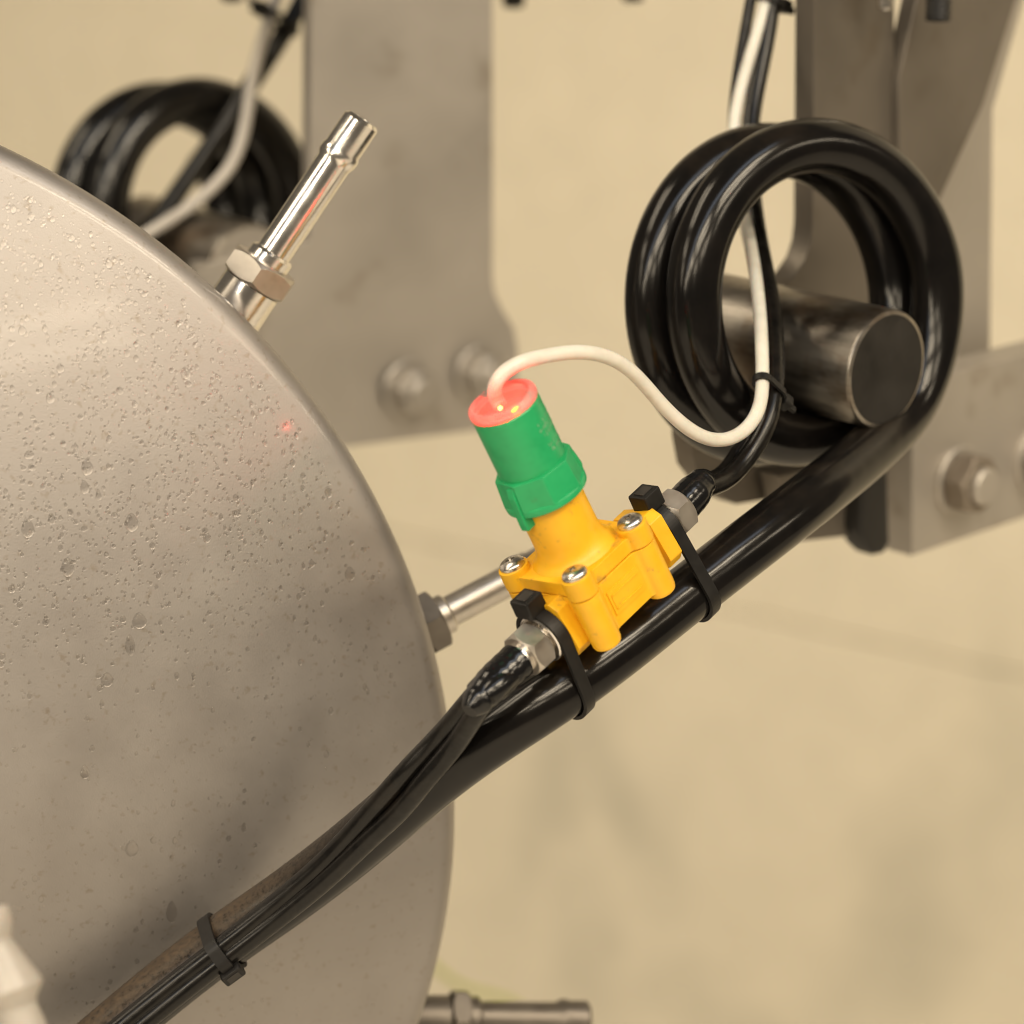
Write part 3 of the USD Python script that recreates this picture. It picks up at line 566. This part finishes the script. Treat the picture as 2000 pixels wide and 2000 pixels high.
single('thin_hose', tube(lt, .0044, 16), M_THIN, 'blurred thin black hose behind the white cable at the left coil', 'hose')
lt2 = spline([P(440, 235, -.375), P(505, 130, -.375), P(560, 40, -.375), P(600, -70, -.375)], 80)
cq, ct = near(lc, P(530, 30, -.358)); wq, _ = near(lt, cq); FF = Frame(cq, ct, cw((1, 0, 0))); r2 = FF.R.T @ (wq - cq)
tie(cq, ct, [((0, 0), .003), ((r2[0], r2[1]), .0044)], .003, .0014, math.atan2(-r2[1], -r2[0]), 'blurred black cable tie round white cable at the top edge, left plate', cw((1, 0, 0)), tail=.006, hs=1.2)
gw = spline([P(820, 1860, -.72), P(880, 1912, -.72), P(925, 1934, -.72), P(985, 1950, -.72), P(1050, 2000, -.72), P(1080, 2090, -.72)], 80)
single('earth_wire', tube(gw, .0020, 12), M_GREENWIRE, 'blurred yellow green wire behind the bottom hose nipple', 'wire')

# ------------------------------------------------------------------ white plastic spout in the lower left corner, close to the lens
sp_t = P(-12, 1770, .13); sp_ax = unit(P(58, 2010, .125) - P(-38, 1800, .13)); 
k = px(.87)
prof = [(r * k, h * k) for r, h in ((0, 0), (30, 1), (46, 8), (50, 18), (46, 40), (38, 60), (34, 70), (42, 90), (68, 160), (68, 168), (46, 196), (44, 206), (48, 240), (60, 420), (0, 420))]
single('plastic_spout', Frame(P(-32, 1775, .13), unit(cw((.30, -.95, 0))))(lathe([(r, h) for r, h in prof], 40)), M_WHITEPL, 'blurred white plastic spout poking into the lower left corner', 'spout', smooth=50)

# ------------------------------------------------------------------ water on the vessel
def drop_mesh(p, n, w, l, h, seg=10, rings=4, skew=.25):
    down = np.array([0, 0, -1.0]); d = unit(down - n * np.dot(down, n)); s = np.cross(n, d)
    v, f = [], []
    for i in range(rings):
        a = (math.pi / 2) * i / rings
        for j in range(seg):
            t = 2 * math.pi * j / seg; c, q = math.cos(t), math.sin(t)
            ww = w * (1 - skew * max(0, -c)); rr = math.cos(a)
            v.append(p + d * (l * c * rr + l * .22 * math.sin(a)) + s * (ww * q * rr) + n * (h * math.sin(a) - .00004))
    v.append(p + d * l * .22 + n * h); top = len(v) - 1
    for i in range(rings - 1):
        for j in range(seg):
            k = (j + 1) % seg; f += [(i * seg + j, i * seg + k, (i + 1) * seg + k), (i * seg + j, (i + 1) * seg + k, (i + 1) * seg + j)]
    for j in range(seg): f.append(((rings - 1) * seg + j, (rings - 1) * seg + (j + 1) % seg, top))
    v.append(p - n * .00004); bot = len(v) - 1
    for j in range(seg): f.append(((j + 1) % seg, j, bot))
    m = trimesh.Trimesh(np.array(v), np.array(f), process=False)
    if m.volume < 0: m.invert()
    return m, np.repeat(n[None], len(v), 0)
def water(name, ms, *a, **k):
    """Drops on bright metal work as small lenses over a mirror, so what one sees in them is turned about: their shading normals lean inwards."""
    m = cat([x[0] for x in ms]); N = np.vstack([x[1] for x in ms]); vn = np.array(m.vertex_normals)
    up = np.sum(vn * N, 1, keepdims=True); lat = vn - N * up
    q = N * np.maximum(up, .25) - lat * .52; q /= np.linalg.norm(q, axis=1, keepdims=True)
    path = single(name, m, M_WATER, *a, smooth=False, **k)
    u = UsdGeom.Mesh(stage.GetPrimAtPath(path)); u.CreateNormalsAttr(q.astype(np.float32)); u.SetNormalsInterpolation('vertex')
small = []
tries = 0
while len(small) < 3300 and tries < 20000:
    tries += 1
    u, v = RNG.uniform(-20, 880), RNG.uniform(300, 2010)
    h = on_dish(u, v)
    if h is None: continue
    dens = 1.0 if v < 1000 else max(.10, 1 - (v - 1000) / 420)
    if u > 520: dens *= .8
    if float(meshkit.noise(np.array([u / 130, v / 130, 3.0]), 5)) < .25: dens *= .45
    if RNG.random() > dens: continue
    r = (RNG.lognormal(math.log(3.1), .36)) * px()
    small.append(drop_mesh(*h, r * RNG.uniform(.8, 1.1), r * RNG.uniform(.9, 1.5), r * RNG.uniform(.24, .36), 10, 3))
water('water_droplets', small, 'fine water droplets scattered over the face of the steel vessel', 'droplets', kind='stuff')
DROPS = ((170, 912, 12, 17, 'tilted water drop above its smaller neighbour, left of the red glint'), (165, 951, 9, 14, 'small water drop just under the tilted one, left of the red glint'),
    (54, 1031, 13, 20, 'long water drop nearest the left edge of the picture'), (257, 1020, 14, 19, 'bright rimmed water drop level with the green cap collar'),
    (132, 1107, 13, 20, 'slanting water drop level with the chrome screws of the valve'), (272, 1212, 15, 17, 'widest water drop, level with the hose nipple behind the valve'),
    (254, 1259, 10, 22, 'narrow running water drop under the widest drop'), (404, 1049, 8, 12, 'small lone water drop midway between left edge and the vessel rim'),
    (683, 1120, 12, 15, 'water drop nearest the right rim of the vessel beside the hose nipple'), (209, 1327, 13, 15, 'round water drop highest above the black hoses, lower left half'),
    (166, 1507, 9, 15, 'small oval water drop between the round drops at lower left'), (257, 1656, 14, 18, 'heavy round water drop above the lower cable tie'),
    (335, 1780, 12, 24, 'long pale water drop touching the hose by the lower cable tie'), (300, 1640, 7, 9, 'tiny water drop right of the heavy round drop'))
for u, v, w, l, text in DROPS:
    h = on_dish(u, v)
    if h is not None: water('water_drop', [drop_mesh(*h, w * px(), l * px(), w * .42 * px(), 24, 8, .35)], text, 'water drop', group='large water drops on the vessel')
